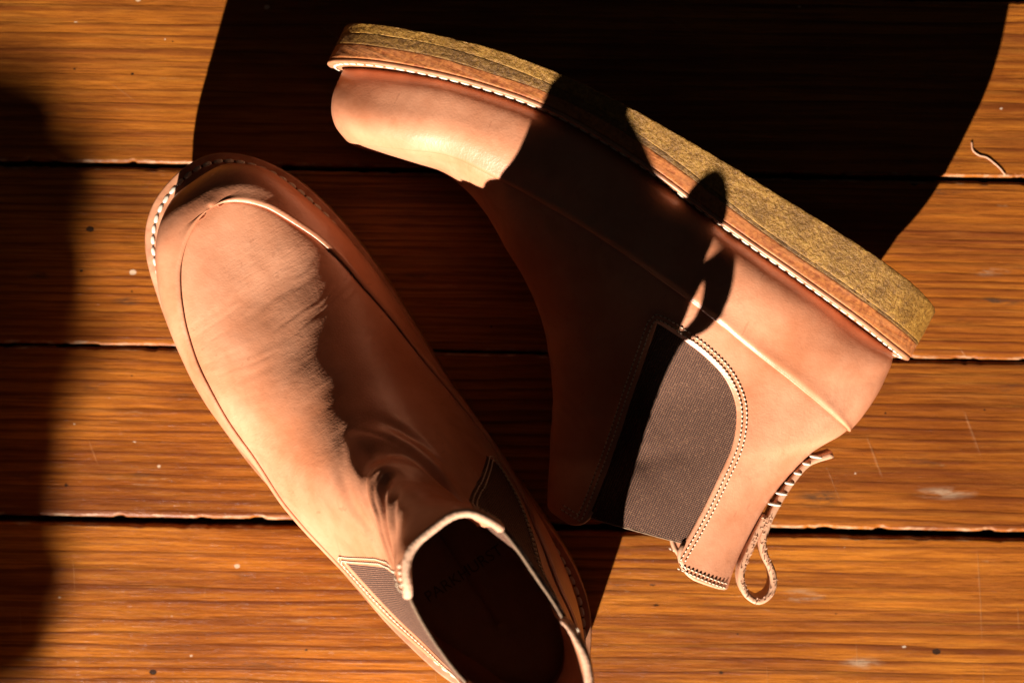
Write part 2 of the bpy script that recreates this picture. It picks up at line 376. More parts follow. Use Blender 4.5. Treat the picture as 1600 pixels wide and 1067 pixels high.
K[:14, 1] -= 2.0; K[14, 1] -= 1.8; K[15, 1] -= 1.6; K[16, 1] -= 1.0
TB = [interp_s(SD, np.arange(KN + 1), K[:, c]) for c in range(9)]
# outline of the sole, lateral and medial half widths
OLu = np.array([-12,-10,-5,2,10,28.5,60,110,131,167,195,223,245,263,276,285,294,299,301.5,302.5]) * .975 + 2
OLw = np.array([-8,1,10,18,25.5,34.8,42.4,49.1,52,57.1,58.2,55.5,51,45.3,40.7,35.4,26.2,15.9,5,-4.])
ORu = np.array([-12,-10,-8.4,2.7,12.9,25,43.3,64.2,100.8,145.6,178.1,204.7,223,244,262,277.2,289,297.5,301,302.5]) * .975 + 2
ORw = np.array([-8,-16,-21.9,-34,-41.5,-46.5,-49,-48.5,-47.5,-46.6,-48,-49,-48.2,-46.4,-42.8,-37.3,-29.5,-20.2,-13.3,-4.])
WTu = [-18, -1, 20, 49, 84, 108, 132, 156, 195, 222, 253.6, 267, 277, 290, 299]
WTv = [-3.2, -4.0, -6.6, -10, -14, -17, -20.8, -23.2, -23.6, -19.9, -12.8, -9, -5.8, -1.5, 1.0]
MBu = [-18, 39, 77, 105, 128, 158, 196, 222.6, 247.7, 271, 299]
MBv = [-11.4, -17.5, -21, -25, -28.6, -31.3, -30.8, -27, -22.6, -16.4, -8.5]
CBu = [-18, -8, 20, 78, 116, 164, 196, 222, 252.5, 281, 302]
CBv = [-28.6, -31.2, -35.2, -39, -41, -41.8, -40.4, -37.6, -31.3, -23.8, -17.5]
def _hx(u): return u - 6.0 * np.clip((40 - u) / 52, 0, 1) ** 1.6
OLu = _hx(OLu); ORu = _hx(ORu)
def wtop(u): return interp_s(u, WTu, WTv)
def mbot(u): return interp_s(u, MBu, MBv)
def cbot(u): return interp_s(u, CBu, CBv)

def crossC(poly, first=True):
    """C where each station's chord meets a polyline in the (u, v) plane (nan when it does not)"""
    p = np.array(poly, float); out = np.full(len(SD), np.nan)
    ax, ay = TB[0], TB[1]; bx, by = TB[2] - ax, TB[3] - ay
    for (x0, y0), (x1, y1) in zip(p[:-1], p[1:]):
        dx, dy = x1 - x0, y1 - y0
        det = bx * (-dy) + dx * by
        with np.errstate(divide='ignore', invalid='ignore'):
            tt = ((x0 - ax) * (-dy) + dx * (y0 - ay)) / det
            qq = (bx * (y0 - ay) - by * (x0 - ax)) / det
        ok = (qq >= -1e-6) & (qq <= 1 + 1e-6) & (tt >= -.02) & (tt <= 1.0)
        out = np.where(ok & np.isnan(out), tt, out)
    return out
def curve(pts, n=60):
    p = np.array(pts, float); d = np.r_[0, np.cumsum(np.hypot(*np.diff(p, axis=0).T))]
    q = np.linspace(0, d[-1], n); return np.stack([interp_s(q, d, p[:, 0]), interp_s(q, d, p[:, 1])], 1)
def C2a(Cv, cm, n0, n1):
    X = np.where(Cv < cm, 1 - Cv / cm, -(Cv - cm) / (1 - cm)); n = np.where(Cv < cm, n0, n1)
    X = np.clip(X, -1, 1); Y = np.power(np.clip(1 - np.abs(X) ** n, 0, 1), 1 / n)
    return np.arctan2(Y, X)
SEAM = curve([(245, 20.5), (215, 16.0), (196, 12.8), (162.6, 12.8), (122.1, 16.8), (90.8, 21.4), (56.9, 27.6), (26.7, 33.0), (-2.6, 38.9), (-14, 41.5)])
GF = curve([(103.8, 36.1), (97.6, 70.6), (92.4, 100.7), (89.6, 124.4), (88, 150)])
GB = curve([(103.8, 36.1), (91.2, 37.2), (77, 39.6), (64.5, 44.0), (54.1, 52.3), (47.2, 66), (44.6, 87.3), (43.8, 110.6), (44.3, 124.3), (44.5, 150)])
cS = crossC(SEAM); cF = crossC(GF); cB = crossC(GB)
TS = C2a(np.where(np.isnan(cS), 0, np.clip(cS, 0, 1)), TB[6], TB[7], TB[8])
rho = np.where(SD < 6, .60 * np.sqrt(np.clip((SD - 4.86) / 1.14, 0, 1)), interp_s(SD, [5.5, 6, 6.5, 7, 8, 9, 10, KN], [.47, .60, .69, .75, .81, .85, .88, .88]))
aw = np.arctan2(rho, -np.power(np.clip(1 - rho ** TB[8], 0, 1), 1 / TB[8])); aw[SD < 4.86] = math.pi
bl = sstep(8.2, 10.8, SD)
TS = np.where(SD < 8.2, aw, np.where(SD > 10.8, TS, aw * (1 - bl) + TS * bl))
_k = np.hanning(481); _k /= _k.sum(); _sm = np.convolve(np.pad(TS, 240, mode='edge'), _k, 'valid')
_m = sstep(6.5, 7.5, SD) * sstep(18, 17, SD); TS = TS * (1 - _m) + _sm * _m
SGi = np.where(~np.isnan(cF) & ~np.isnan(cB) & (SD > 13))[0][0]; SG = SD[SGi]
cB2 = np.where(np.arange(len(SD)) < SGi, np.nan, cB); cF2 = np.where(np.arange(len(SD)) < SGi, np.nan, cF)
AB = C2a(np.nan_to_num(cB2, nan=.5), TB[6], TB[7], TB[8]); AF = C2a(np.nan_to_num(cF2, nan=.5), TB[6], TB[7], TB[8])
AB[:SGi] = np.nan
tipA = .5 * (AB[SGi] + AF[SGi])
pre = TS[:SGi] + (math.pi - TS[:SGi]) * .55; k0 = SD[:SGi]
mixw = sstep(SG - 3, SG, k0); pre = pre * (1 - mixw) + tipA * mixw
AB[:SGi] = pre; AF[:SGi] = pre
S_HEEL = SD[np.where((TS < 1e-3) & (SD > 15))[0][0]]

class Last:
    def __init__(s, lean=0., seed=0., rimscale=1., fold=1., crease=1., edge=1.85, emat='edge', dip=0., latw=0., st=.00105, sq=0.):
        s.lean = lean; s.seed = seed; s.rim = rimscale; s.fold = fold; s.crease = crease; s.edge = edge; s.dip = dip; s.latw = latw; s.st = st; s.sq = sq; s.emat = emat
    def tab(s, i, S): return np.interp(S, SD, TB[i])
    def raw(s, S, A):
        """S station, A signed angle (+ lateral, - medial) -> u, v, w in mm"""
        sg = np.where(A >= 0, 1., -1.); a = np.abs(A)
        ca, sa = np.cos(a), np.sin(a)
        cm = s.tab(6, S); n = np.where(ca > 0, s.tab(7, S), s.tab(8, S))
        r = (np.abs(ca) ** n + np.abs(sa) ** n) ** (-1 / n)
        x = r * ca; y = r * sa
        Cc = np.where(x > 0, cm * (1 - x), cm - (1 - cm) * x)
        W = np.where(sg > 0, s.tab(4, S), s.tab(5, S))
        u0, v0, u1, v1 = (s.tab(i, S) for i in range(4))
        u = u0 + (u1 - u0) * Cc; v = v0 + (v1 - v0) * Cc
        v = v + s.dip * np.exp(-((u - 214) / 31) ** 2) * np.clip(-x, 0, 1) ** .8
        rs = 1 + (s.rim - 1) * sstep(60, 130, v)
        W = W - (sg > 0) * s.latw * sstep(150, 90, u) * sstep(115, 70, v)
        wd = sg * W * y * rs
        med = s.sq * sstep(80, 132, v) * sstep(-6, 20, -wd)
        u = u + med * sstep(20, 80, u); wd = wd - med * .25
        heel = -7.0 * sstep(75, 5, u) * (1 - .6 * sstep(20, 110, v))
        toe = -3.5 * sstep(240, 285, u)
        ln = s.lean * np.power(np.clip((v - 25) / 110, 0, 2), 1.25)
        return np.stack([u, v, wd + heel + toe + ln], -1)
    def disp(s, P, S, A):
        u, v, w = P[..., 0], P[..., 1], P[..., 2]; sd = s.seed
        d = (fbm(u / 34 + sd, v / 34, w / 34, 2) - .5) * .30
        d = d + (fbm(u / 9 + sd, v / 9 + 3, w / 9, 2) - .5) * .16
        # flex creases across the vamp
        wx = (fbm(u / 22 + sd, v / 22, w / 22, 2) - .5) * 8
        up = sstep(.35 * math.pi, .75 * math.pi, np.abs(A))
        rg = lambda q: np.exp(-((2 * q - 1) / .42) ** 2)
        cr = rg(vnoise((u + v * .6 + wx) / 2.9 + 50, w / 30 + sd, v * 0)) + .5 * rg(vnoise((u + v * .6 + wx) / 1.9 + 9, w / 18 + sd, v * 0 + 3))
        m = np.exp(-((u - 208) / 24) ** 2) * up * sstep(55, 28, np.abs(w))
        pm = sstep(.35, .62, fbm(u / 18 + sd + 4, v / 18, w / 18, 2))
        d = d - s.crease * m * (.15 + .85 * pm) * cr * .12
        # fine creases further up the instep and on the quarter
        m2 = np.exp(-((u - 165) / 30) ** 2) * up
        d = d - s.crease * m2 * cr * .05 * sstep(.40, .62, fbm(u / 24 + 9, v / 24 + sd, w / 24, 2))
        # ankle folds at the front of the shaft
        q = (v - 74) + (u - 135) * .5
        fx = (fbm(u / 30 + sd, v / 30 + 8, w / 30, 2) - .5) * 10
        f1 = rg(vnoise((q + fx) / 10 + 3, w / 60 + sd, w * 0)) * np.exp(-(q / 30) ** 2) * sstep(1.2, 2.1, np.abs(A))
        fm = sstep(46, 66, v) * sstep(122, 100, v)
        if s.fold > 1:
            wl_ = w + 7; qq = q + (fbm(u / 16 + 2, v / 16, w / 16, 2) - .5) * 5
            def groove(q0, wd_, amp_, a_, b_, bend=.004): return -amp_ * np.exp(-((qq - q0 - bend * wl_ ** 2) / wd_) ** 2) * sstep(a_ - 7, a_ + 3, wl_) * sstep(b_ + 7, b_ - 3, wl_)
            gm = sstep(50, 66, v) * sstep(132, 112, v) * sstep(86, 102, u)
            d = d + gm * (groove(1, 3.4, 3.0, -24, 5) + groove(-8, 2.4, 1.3, -20, 10) + groove(8.5, 3.2, -1.7, -3, 24) + groove(14.5, 2.2, 1.7, -1, 24) + groove(20, 2.6, -1.0, 2, 24) + groove(25, 2.0, 1.2, 0, 26) + groove(6, 1.0, .5, 3, 22) + groove(10.5, .8, .5, 2, 22))
        d = d - s.fold * .8 * f1 * fm
        f2 = rg(vnoise((q + fx * .6 + w * .22) / 4.2 + 3, w / 30 + sd, w * 0 + 1.7)) * np.exp(-((q - 4) / 22) ** 2) * sstep(1.3, 2.0, np.abs(A))
        d = d - s.fold * .40 * f2 * fm
        return d
    def pos(s, S, A, off=0., disp=True):
        e = .02
        S = np.asarray(S, float); A = np.asarray(A, float)
        P = s.raw(S, A)
        Ac = np.clip(np.abs(A), .03, math.pi - .03) * np.where(A >= 0, 1, -1)
        Sc = np.clip(S, e * 2, KN - e)
        T1 = s.raw(Sc + e, Ac) - s.raw(Sc - e, Ac); T2 = s.raw(Sc, Ac + .012) - s.raw(Sc, Ac - .012)
        N = np.cross(T1, T2); N /= np.maximum(np.linalg.norm(N, axis=-1, keepdims=True), 1e-9)
        # make it point away from the chord
        mid = s.raw(Sc, Ac * 0 + .0001); end = s.raw(Sc, Ac * 0 + math.pi - .0001)
        cen = (mid + end) / 2
        flip = np.sum(N * (s.raw(Sc, Ac) - cen), -1, keepdims=True) < 0
        N = np.where(flip, -N, N)
        d = off
        if disp: d = d + s.disp(P, S, A)
        d = np.asarray(d)
        if d.ndim == 0: d = np.full(P.shape[:-1], float(d))
        return P + N * d[..., None], N

def grid_faces(idx, mask=None):
    F = np.stack([idx[:-1, :-1], idx[:-1, 1:], idx[1:, 1:], idx[1:, :-1]], -1).reshape(-1, 4)
    if mask is not None: F = F[mask.reshape(-1)]
    return F

def clean(V, F):
    deg = (F[:, 0] == F[:, 1]).astype(int) + (F[:, 1] == F[:, 2]) + (F[:, 2] == F[:, 3]) + (F[:, 3] == F[:, 0])
    out = []
    for f, dg in zip(F.tolist(), deg):
        if dg == 0: out.append(tuple(f))
        elif dg == 1:
            g = []
            for q in f:
                if q not in g: g.append(q)
            if len(g) == 3: out.append(tuple(g))
    used = np.unique(np.concatenate([np.array(o) for o in out])) if out else np.array([], int)
    mp = -np.ones(len(V), int); mp[used] = np.arange(len(used))
    return V[used], [tuple(int(mp[i]) for i in f) for f in out]

def solid(o, th):
    m = o.modifiers.new('thickness', 'SOLIDIFY'); m.thickness = th; m.offset = -1; m.use_even_offset = False
    return o

def tube(P, rad, n=8, closed=False, flat=1.0, up=None, jitter=0.0):
    P = np.asarray(P, float); k = len(P)
    T = np.gradient(P, axis=0) if not closed else np.roll(P, -1, 0) - np.roll(P, 1, 0)
    T /= np.maximum(np.linalg.norm(T, axis=1, keepdims=True), 1e-9)
    upv = np.asarray(up if up is not None else (0, 0, 1.), float); 
    if upv.ndim == 1: upv = np.tile(upv, (k, 1))
    B = np.cross(T, upv); B /= np.maximum(np.linalg.norm(B, axis=1, keepdims=True), 1e-9); Nn = np.cross(B, T)
    a = np.linspace(0, 2 * math.pi, n, endpoint=False)
    rad = np.broadcast_to(np.asarray(rad, float), (k,))
    r = rad[:, None] * (1 + jitter * (np.random.rand(k, n) - .5))
    V = P[:, None] + (np.cos(a)[None, :, None] * B[:, None] + flat * np.sin(a)[None, :, None] * Nn[:, None]) * r[..., None]
    idx = np.arange(k * n).reshape(k, n); idx = np.concatenate([idx, idx[:, :1]], 1)
    if closed: idx = np.concatenate([idx, idx[:1]], 0)
    F = [tuple(f) for f in grid_faces(idx).tolist()]
    V = V.reshape(-1, 3)
    if not closed:
        F.append(tuple(range(n))[::-1]); F.append(tuple(range((k - 1) * n, k * n)))
    return V, F

def bead_mesh(name, L, r, mat, flat=.7):
    xs = np.array([-1, -.8, -.35, .35, .8, 1.]) * L / 2; rr = np.array([.25, .75, 1, 1, .75, .25]) * r
    V, F = tube(np.stack([xs, xs * 0, xs * 0], 1), rr, 6, flat=flat)
    me = bpy.data.meshes.new(name); me.from_pydata([tuple(v) for v in V], [], F); me.polygons.foreach_set('use_smooth', [True] * len(F)); me.materials.append(mat)
    return me

def frame_mat(p, x, z):
    x = Vector(x).normalized(); z = Vector(z); z = (z - x * z.dot(x)).normalized(); y = z.cross(x)
    m = Matrix((x, y, z)).transposed().to_4x4(); m.translation = Vector(p); return m

def outline(n=400, inset=0.0):
    """closed outline of the sole in (u, w), heel -> lateral -> toe -> medial"""
    L = np.stack([OLu, OLw], 1); Rr = np.stack([ORu, ORw], 1)[::-1]
    p = np.concatenate([L, Rr[1:-1]], 0)
    q = np.concatenate([p, p[:1]]); d = np.r_[0, np.cumsum(np.hypot(*np.diff(q, axis=0).T))]
    tt = np.linspace(0, d[-1], 2000, endpoint=False)
    x = np.interp(tt, d, q[:, 0]); y = np.interp(tt, d, q[:, 1])
    ker = np.hanning(91); ker /= ker.sum()
    def sm(a): return np.convolve(np.concatenate([a[-45:], a, a[:45]]), ker, 'valid')
    x, y = sm(x), sm(y)
    if inset:
        tx = np.roll(x, -1) - np.roll(x, 1); ty = np.roll(y, -1) - np.roll(y, 1); l = np.hypot(tx, ty)
        x, y = x + ty / l * -inset * -1, y - tx / l * -inset * -1
    d = np.r_[0, np.cumsum(np.hypot(np.diff(x), np.diff(y)))]
    q = np.linspace(0, d[-1], n, endpoint=False)
    return np.stack([np.interp(q, d, x), np.interp(q, d, y)], 1)
_o = outline(200); _i = outline(200, 3.0)
INSIGN = 1.0 if np.ptp(_i[:, 0]) < np.ptp(_o[:, 0]) else -1.0

def layer(name, top, bot, ins, mat, parent, n=420, m=6, bev=.6, rough=0., rs=(60, 60), cap=True, seed=0):
    rings_ = []
    fr = [0, .12, .3] + list(np.linspace(.5, .5, 0))
    prof = [(bev * 1.0, 0.0), (bev * .3, bev * .35), (0, bev)]
    prof2 = [(0, -bev), (bev * .3, -bev * .35), (bev, 0.0)]
    def ring(off, kind, val):
        o = outline(n, INSIGN * (ins + off)); u, w_ = o[:, 0], o[:, 1]
        t_, b_ = top(u), bot(u)
        v = {'t': t_ - val, 'b': b_ - val, 'f': t_ + (b_ - t_) * val}[kind]
        return np.stack([u, v, w_], 1)
    rings_ = [ring(o_, 't', dv) for o_, dv in prof]
    for f in np.linspace(0, 1, m + 2)[1:-1]:
        rings_.append(ring(0, 'f', f))
    rings_ += [ring(o_, 'b', dv) for o_, dv in prof2]
    Rg = np.stack(rings_)
    if rough:
        cc = Rg.mean(axis=(0, 1)); o = outline(n, INSIGN * ins); o2 = outline(n, INSIGN * (ins + 1)); nr = o - o2; nr /= np.linalg.norm(nr, axis=1, keepdims=True)
        a = (fbm(Rg[..., 0] / rs[0] + seed, Rg[..., 1] / rs[1], Rg[..., 2] / rs[0], 3) - .5) * rough
        Rg[..., 0] += a * nr[None, :, 0]; Rg[..., 2] += a * nr[None, :, 1]
        Rg[-3:, :, 1] += (fbm(Rg[-3:, :, 0] / 4, Rg[-3:, :, 2] / 4, Rg[-3:, :, 2] * 0 + seed, 3) - .5) * rough * 1.5
    def capring(R0, f, fn):
        u = R0[:, 0]; cu = np.clip(u, 35, 255); wc = -2.0
        uu = u + (cu - u) * f; ww = R0[:, 2] + (wc - R0[:, 2]) * f
        return np.stack([uu, fn(uu), ww], 1)
    tr = [capring(Rg[0], f, top) for f in (1, .66, .33)]; br = [capring(Rg[-1], f, bot) for f in (.33, .66, 1)]
    A = np.concatenate([np.stack(tr), Rg, np.stack(br)])
    k = len(A); idx = np.arange(k * n).reshape(k, n); idx = np.concatenate([idx, idx[:, :1]], 1)
    return mesh(name, A.reshape(-1, 3) / 1000, grid_faces(idx)[:, ::-1].copy(), mat, parent)

def uv2sa(u, v):
    cx = TB[0]; cy = TB[1]; bx = TB[2] - cx; by = TB[3] - cy; L = np.hypot(bx, by)
    sd = (bx * (v - cy) - by * (u - cx)) / L
    tt = ((u - cx) * bx + (v - cy) * by) / L ** 2
    ok = (np.sign(sd[:-1]) != np.sign(sd[1:])) & (tt[:-1] > -.2) & (tt[:-1] < 1.2)
    i = np.where(ok)[0]
    if len(i) == 0: return None
    i = i[0]; S = SD[i]
    a = C2a(np.array([np.clip(tt[i], 0, 1)]), TB[6][i], TB[7][i], TB[8][i])[0]
    return S, a

def build_boot(name, last, loop_path, NR=430):
    root = empty(name)
    s19 = 19.0
    # ---------------- sole layers
    layer('outsole', lambda u: mbot(u) + (cbot(u) - mbot(u)) * CS(u), cbot, .1, M['crepe'], root, n=900, m=9, bev=.35, rough=.55, rs=(2.4, 1.8), seed=last.seed)
    layer('crepe_midsole', mbot, lambda u: mbot(u) + (cbot(u) - mbot(u)) * CS(u), .15, M['crepe2'], root, n=900, m=4, bev=.15, rough=.5, rs=(2.4, 1.6), seed=last.seed + 9)
    layer('midsole', lambda u: wtop(u) - 2.2, mbot, .25, M['midsole'], root, n=600, m=5, bev=.3, rough=.35, rs=(5, 2), seed=last.seed + 4)
    welt = layer('welt', wtop, lambda u: wtop(u) - 2.15, .3, M['welt'], root, n=600, m=1, bev=.7, rough=.2, rs=(9, 5), seed=last.seed + 5)
    # stitches in the welt
    me = bead_mesh('stitch', .0042, last.st, M['thread'], .6)
    o = outline(3000, INSIGN * 4.1); L = np.r_[0, np.cumsum(np.hypot(*np.diff(np.r_[o, o[:1]], axis=0).T))]
    ns = int(L[-1] / 5.1)
    for q in range(ns):
        d = (q + .5) / ns * L[-1]; i = int(np.searchsorted(L, d)) % 3000; j = (i + 12) % 3000
        p = np.array([o[i, 0], wtop(o[i, 0]) + .12, o[i, 1]]); p2 = np.array([o[j, 0], wtop(o[j, 0]) + .12, o[j, 1]])
        dr = (p2 - p); dr /= np.linalg.norm(dr); sd_ = np.cross(dr, (0, 1, 0)); dr = dr + sd_ * .10
        share('stitch', me, welt, frame_mat(p / 1000, dr, (0, 1, 0)))
    # groove holes between the stitches
    Vs, Fs = [], []
    for q in range(ns):
        d = (q + 0.0) / ns * L[-1]; i = int(np.searchsorted(L, d)) % 3000; j = (i + 12) % 3000
        p = np.array([o[i, 0], wtop(o[i, 0]) + .05, o[i, 1]]); p2 = np.array([o[j, 0], wtop(o[j, 0]) + .05, o[j, 1]])
        dr = (p2 - p); dr /= np.linalg.norm(dr)
        V, F = tube(np.stack([p - dr * .45, p, p + dr * .45]), [.3, .62, .3], 6, flat=.3, up=(0, 1, 0)); b = len(Vs) and sum(len(x) for x in Vs)
        Vs.append(V); Fs += [tuple(x + b for x in f) for f in F]
    h = mesh('stitch_holes', np.concatenate(Vs) / 1000, Fs, M['hole'], welt); tag(h, kind='stuff')
    # ---------------- foxing (lower band of the upper)
    rows = np.concatenate([np.linspace(0.0, 1, 16)[:-1] ** 1.3 * 1.0, np.linspace(1, 4.8599, 70), 4.86 + 1.2 * np.linspace(0, 1, 60) ** 2, np.linspace(6.07, S_HEEL, NR - 90)])
    rows = np.clip(rows, .0, None); nc = 56
    q = np.linspace(-1, 1, 2 * nc + 1)
    ts = np.interp(rows, SD, TS)
    A = q[None, :] * ts[:, None]
    # denser columns near the top edge
    A = np.sign(q)[None] * (1 - (1 - np.abs(q)) ** 1.25)[None] * ts[:, None]
    Sg = np.repeat(rows[:, None], A.shape[1], 1)
    edge = np.abs(q)[None, :] * np.ones_like(A)
    dist = (ts[:, None] - np.abs(A)) * (26 + 16 * sstep(4.86, 6.2, rows))[:, None]       # rough mm from the edge
    dcl = np.hypot((math.pi - np.abs(A)) * 26, np.clip(4.86 - rows, 0, 9)[:, None] * 8.5)
    dist = np.where((rows < 4.8601)[:, None], dcl, dist)
    off = .55 + .75 * np.exp(-(dist / 4.0) ** 2) - 1.0 * np.exp(-(dist / 1.2) ** 2)
    closed = rows < 4.8601
    P, N = last.pos(Sg, A, off)
    idx = np.arange(P.shape[0] * P.shape[1]).reshape(P.shape[:2])
    idx[closed, -1] = idx[closed, 0]           # meets over the toe
    V, F = clean(P.reshape(-1, 3) / 1000, grid_faces(idx))
    fx = mesh('foxing', V, F, M['foxing'], root); solid(fx, .0016)
    # ---------------- upper
    NRu = NR + 60
    r1 = np.concatenate([[4.70, 4.75, 4.80, 4.84], 4.8605 + 1.2 * np.linspace(0, 1, 60) ** 2, np.linspace(6.07, KN, NRu - 60)])
    nA, nB = 62, 84
    def cols(fn0, fn1, n, pw=1.0): return [(fn0, fn1, f) for f in np.linspace(0, 1, n)]
    def build(sign_cols, send, offv, name_, mat, th, base_off):
        pass
    qa = np.linspace(0, 1, nA); qb = np.linspace(0, 1, nB)
    def remap(S, send):
        return np.where(S > s19, s19 + (S - s19) * (send - s19) / (KN - s19), S)
    fr_end = 22.95 - 1.3 * (1 - np.sqrt(np.clip(1 - np.clip((1 - qb) - .80, 0, .2) ** 2 / .2 ** 2, 0, 1)))   # qb 0 at gore edge, 1 at front
    bk_end = 22.85 - .9 * (1 - np.sqrt(np.clip(1 - np.clip(qa - .72, 0, .28) ** 2 / .28 ** 2, 0, 1)))
    SA = remap(r1[:, None], bk_end[None, :]); SB = remap(r1[:, None], fr_end[None, :])
    tsA = np.interp(SA, SD, TS); abA = np.interp(SA, SD, AB); afB = np.interp(SB, SD, AF)
    tsA = np.maximum(tsA - .035 * (tsA > .02) - .22 * np.exp(-((SA - 4.75) / .22) ** 2), 0)
    AA = tsA + (abA - tsA) * qa[None, :]
    BB = afB + (math.pi - afB) * qb[None, :]
    # lift of the panels above the elastic, dips at the seam
    dA = np.abs(AA - tsA) * 42; dG = np.abs(abA - AA) * 32; dGB = np.abs(BB - afB) * 32
    has = (r1 > SG)[:, None]
    offA = -.35 - .45 * np.exp(-(dA / 2.0) ** 2) * (tsA > .03) + np.where(has, .3 * np.exp(-(dG / 7) ** 2) - .7 * np.exp(-(dG / .7) ** 2), 0)
    offB = -.35 + np.where(has, .3 * np.exp(-(dGB / 7) ** 2) - .7 * np.exp(-(dGB / .7) ** 2), 0)
    PAl, _ = last.pos(SA, AA, offA); PAm, _ = last.pos(SA, -AA, offA)
    PBl, _ = last.pos(SB, BB, offB); PBm, _ = last.pos(SB, -BB, offB)
    P = np.concatenate([PAm[:, ::-1], PAl, PBl, PBm[:, ::-1]], 1)
    rN, cN = P.shape[:2]; idx = np.arange(rN * cN).reshape(rN, cN)
    a0, a1, a2, a3 = 0, nA, 2 * nA, 2 * nA + nB
    coll = r1 <= SG
    idx[coll, a2] = idx[coll, a2 - 1]                       # lateral: panels join below the elastic
    idx[:, a3] = idx[:, a3 - 1]                             # front centre
    idx[coll, -1] = idx[coll, 0]                            # medial
    heelj = r1 >= S_HEEL
    idx[heelj, nA] = idx[heelj, nA - 1]                     # back centre above the foxing
    Fs = []
    for x0, x1 in ((0, nA), (nA, 2 * nA), (a2, a3), (a3, cN)):
        Fs.append(grid_faces(idx[:, x0:x1]))
    F = np.concatenate(Fs)
    V, F = clean(P.reshape(-1, 3) / 1000, F)
    up = mesh('upper', V, F, M['leather'], root); solid(up, .0019)
    # average the two copies at the collapsed columns is not needed: same S and A
    # ---------------- elastic gores
    for sg in (1, -1):
        r2 = np.linspace(SG - .02, KN, 150); nG = 70; qg = np.linspace(0, 1, nG)
        ge = 22.0 + .0 * qg
        Sx = remap(r2[:, None], ge[None, :] * np.ones((1, nG)))
        b0 = np.interp(Sx, SD, AB); f0 = np.interp(Sx, SD, AF)
        AG = (b0 - .10) + (f0 - b0 + .20) * qg[None, :]
        rim_in = -1.15 - .6 * sstep(21, 22, Sx) * np.sin(math.pi * qg)[None, :]
        Pg, Ng = last.pos(Sx, sg * AG, rim_in)
        ig = np.arange(Pg.shape[0] * nG).reshape(-1, nG)
        g = mesh('elastic_gore', Pg.reshape(-1, 3) / 1000, grid_faces(ig), M['gore'], root); solid(g, .0012)
        # bound edge at the top of the elastic
        V, F = tube(Pg[-1] - Ng[-1] * .5, .65, 8, flat=.7, up=(0, 1, 0), jitter=.25)
        mesh('gore_binding', V / 1000, F, M['gore_edge'], g)
        # double row of stitching on the leather beside it
        Vs, Fs, Hs, HF = [], [], [], []; cnt = hc = 0
        for row, od in enumerate((2.3, 4.5)):
            left = np.array(GF)[::-1]; right = np.array(GB)
            left = left[left[:, 1] < 133.5]; right = right[right[:, 1] < 131]
            loop = np.concatenate([left, right[1:]])
            T = np.gradient(loop, axis=0)
            for _ in range(2):
                T[1:-1] = (T[:-2] + T[1:-1] * 2 + T[2:]) / 4
            T /= np.linalg.norm(T, axis=1, keepdims=True); Nn = np.stack([T[:, 1], -T[:, 0]], 1)
            cen = np.array([72., 85.]); sgn = np.sign(np.sum(Nn * (loop - cen), 1).mean()); Nn *= sgn
            lp = loop + Nn * od
            dd = np.r_[0, np.cumsum(np.hypot(*np.diff(lp, axis=0).T))]; stp = 2.15; n_ = int(dd[-1] / stp)
            for i in range(n_):
                def pt(d, o_=0.35):
                    u_, v_ = np.interp(d, dd, lp[:, 0]), np.interp(d, dd, lp[:, 1]); r_ = uv2sa(u_, v_)
                    if r_ is None: return None
                    has_ = .3 * math.exp(-(od / 7) ** 2)
                    p_, n__ = last.pos(np.array([r_[0]]), np.array([sg * r_[1]]), -.35 + has_ + o_); return p_[0], n__[0]
                a_ = pt(i * stp + .1); b_ = pt(i * stp + 1.55); c_ = pt(i * stp + 1.9, .1)
                if a_ is None or b_ is None or c_ is None: continue
                if np.linalg.norm(b_[0] - a_[0]) > 3: continue
                mid_ = (a_[0] + b_[0]) / 2 + a_[1] * .12
                V, F = tube(np.stack([a_[0] - a_[1] * .25, mid_ * .5 + a_[0] * .5, mid_ * .5 + b_[0] * .5, b_[0] - b_[1] * .25]), [.2, .36, .36, .2], 5, up=a_[1])
                Vs.append(V); Fs += [tuple(x + cnt for x in f) for f in F]; cnt += len(V)
                V, F = tube(np.stack([c_[0] - (b_[0] - a_[0]) * .12, c_[0] + (b_[0] - a_[0]) * .12]), [.34, .34], 5, flat=.4, up=c_[1])
                Hs.append(V); HF += [tuple(x + hc for x in f) for f in F]; hc += len(V)
        for row, (ua, ub, vv) in enumerate(((41.5, 13.5, 131.9), (39.5, 13.5, 129.8), (91.5, 104, 133.4), (93.5, 104, 131.2))):
            n_ = int(abs(ub - ua) / 2.15); dr_ = 1 if ub > ua else -1
            for i in range(n_):
                def pt2(u_, o_):
                    r_ = uv2sa(u_, vv)
                    if r_ is None: return None
                    p_, n__ = last.pos(np.array([r_[0]]), np.array([sg * r_[1]]), -.35 + o_); return p_[0], n__[0]
                a_ = pt2(ua + dr_ * (i * 2.15), .4); b_ = pt2(ua + dr_ * (i * 2.15 + 1.4), .4); c_ = pt2(ua + dr_ * (i * 2.15 + 1.8), .1)
                if a_ is None or b_ is None or c_ is None: continue
                V, F = tube(np.stack([a_[0] - a_[1] * .25, a_[0] * .7 + b_[0] * .3, a_[0] * .3 + b_[0] * .7, b_[0] - b_[1] * .25]), [.2, .36, .36, .2], 5, up=a_[1])
                Vs.append(V); Fs += [tuple(x + cnt for x in f) for f in F]; cnt += len(V)
                V, F = tube(np.stack([c_[0] - (b_[0] - a_[0]) * .12, c_[0] + (b_[0] - a_[0]) * .12]), [.34, .34], 5, flat=.4, up=c_[1])
                Hs.append(V); HF += [tuple(x + hc for x in f) for f in F]; hc += len(V)
        st = mesh('stitching', np.concatenate(Vs) / 1000, Fs, M['thread_tan'], up); tag(st, kind='stuff')
        hl = mesh('stitch_holes', np.concatenate(Hs) / 1000, HF, M['hole'], up); tag(hl, kind='stuff')
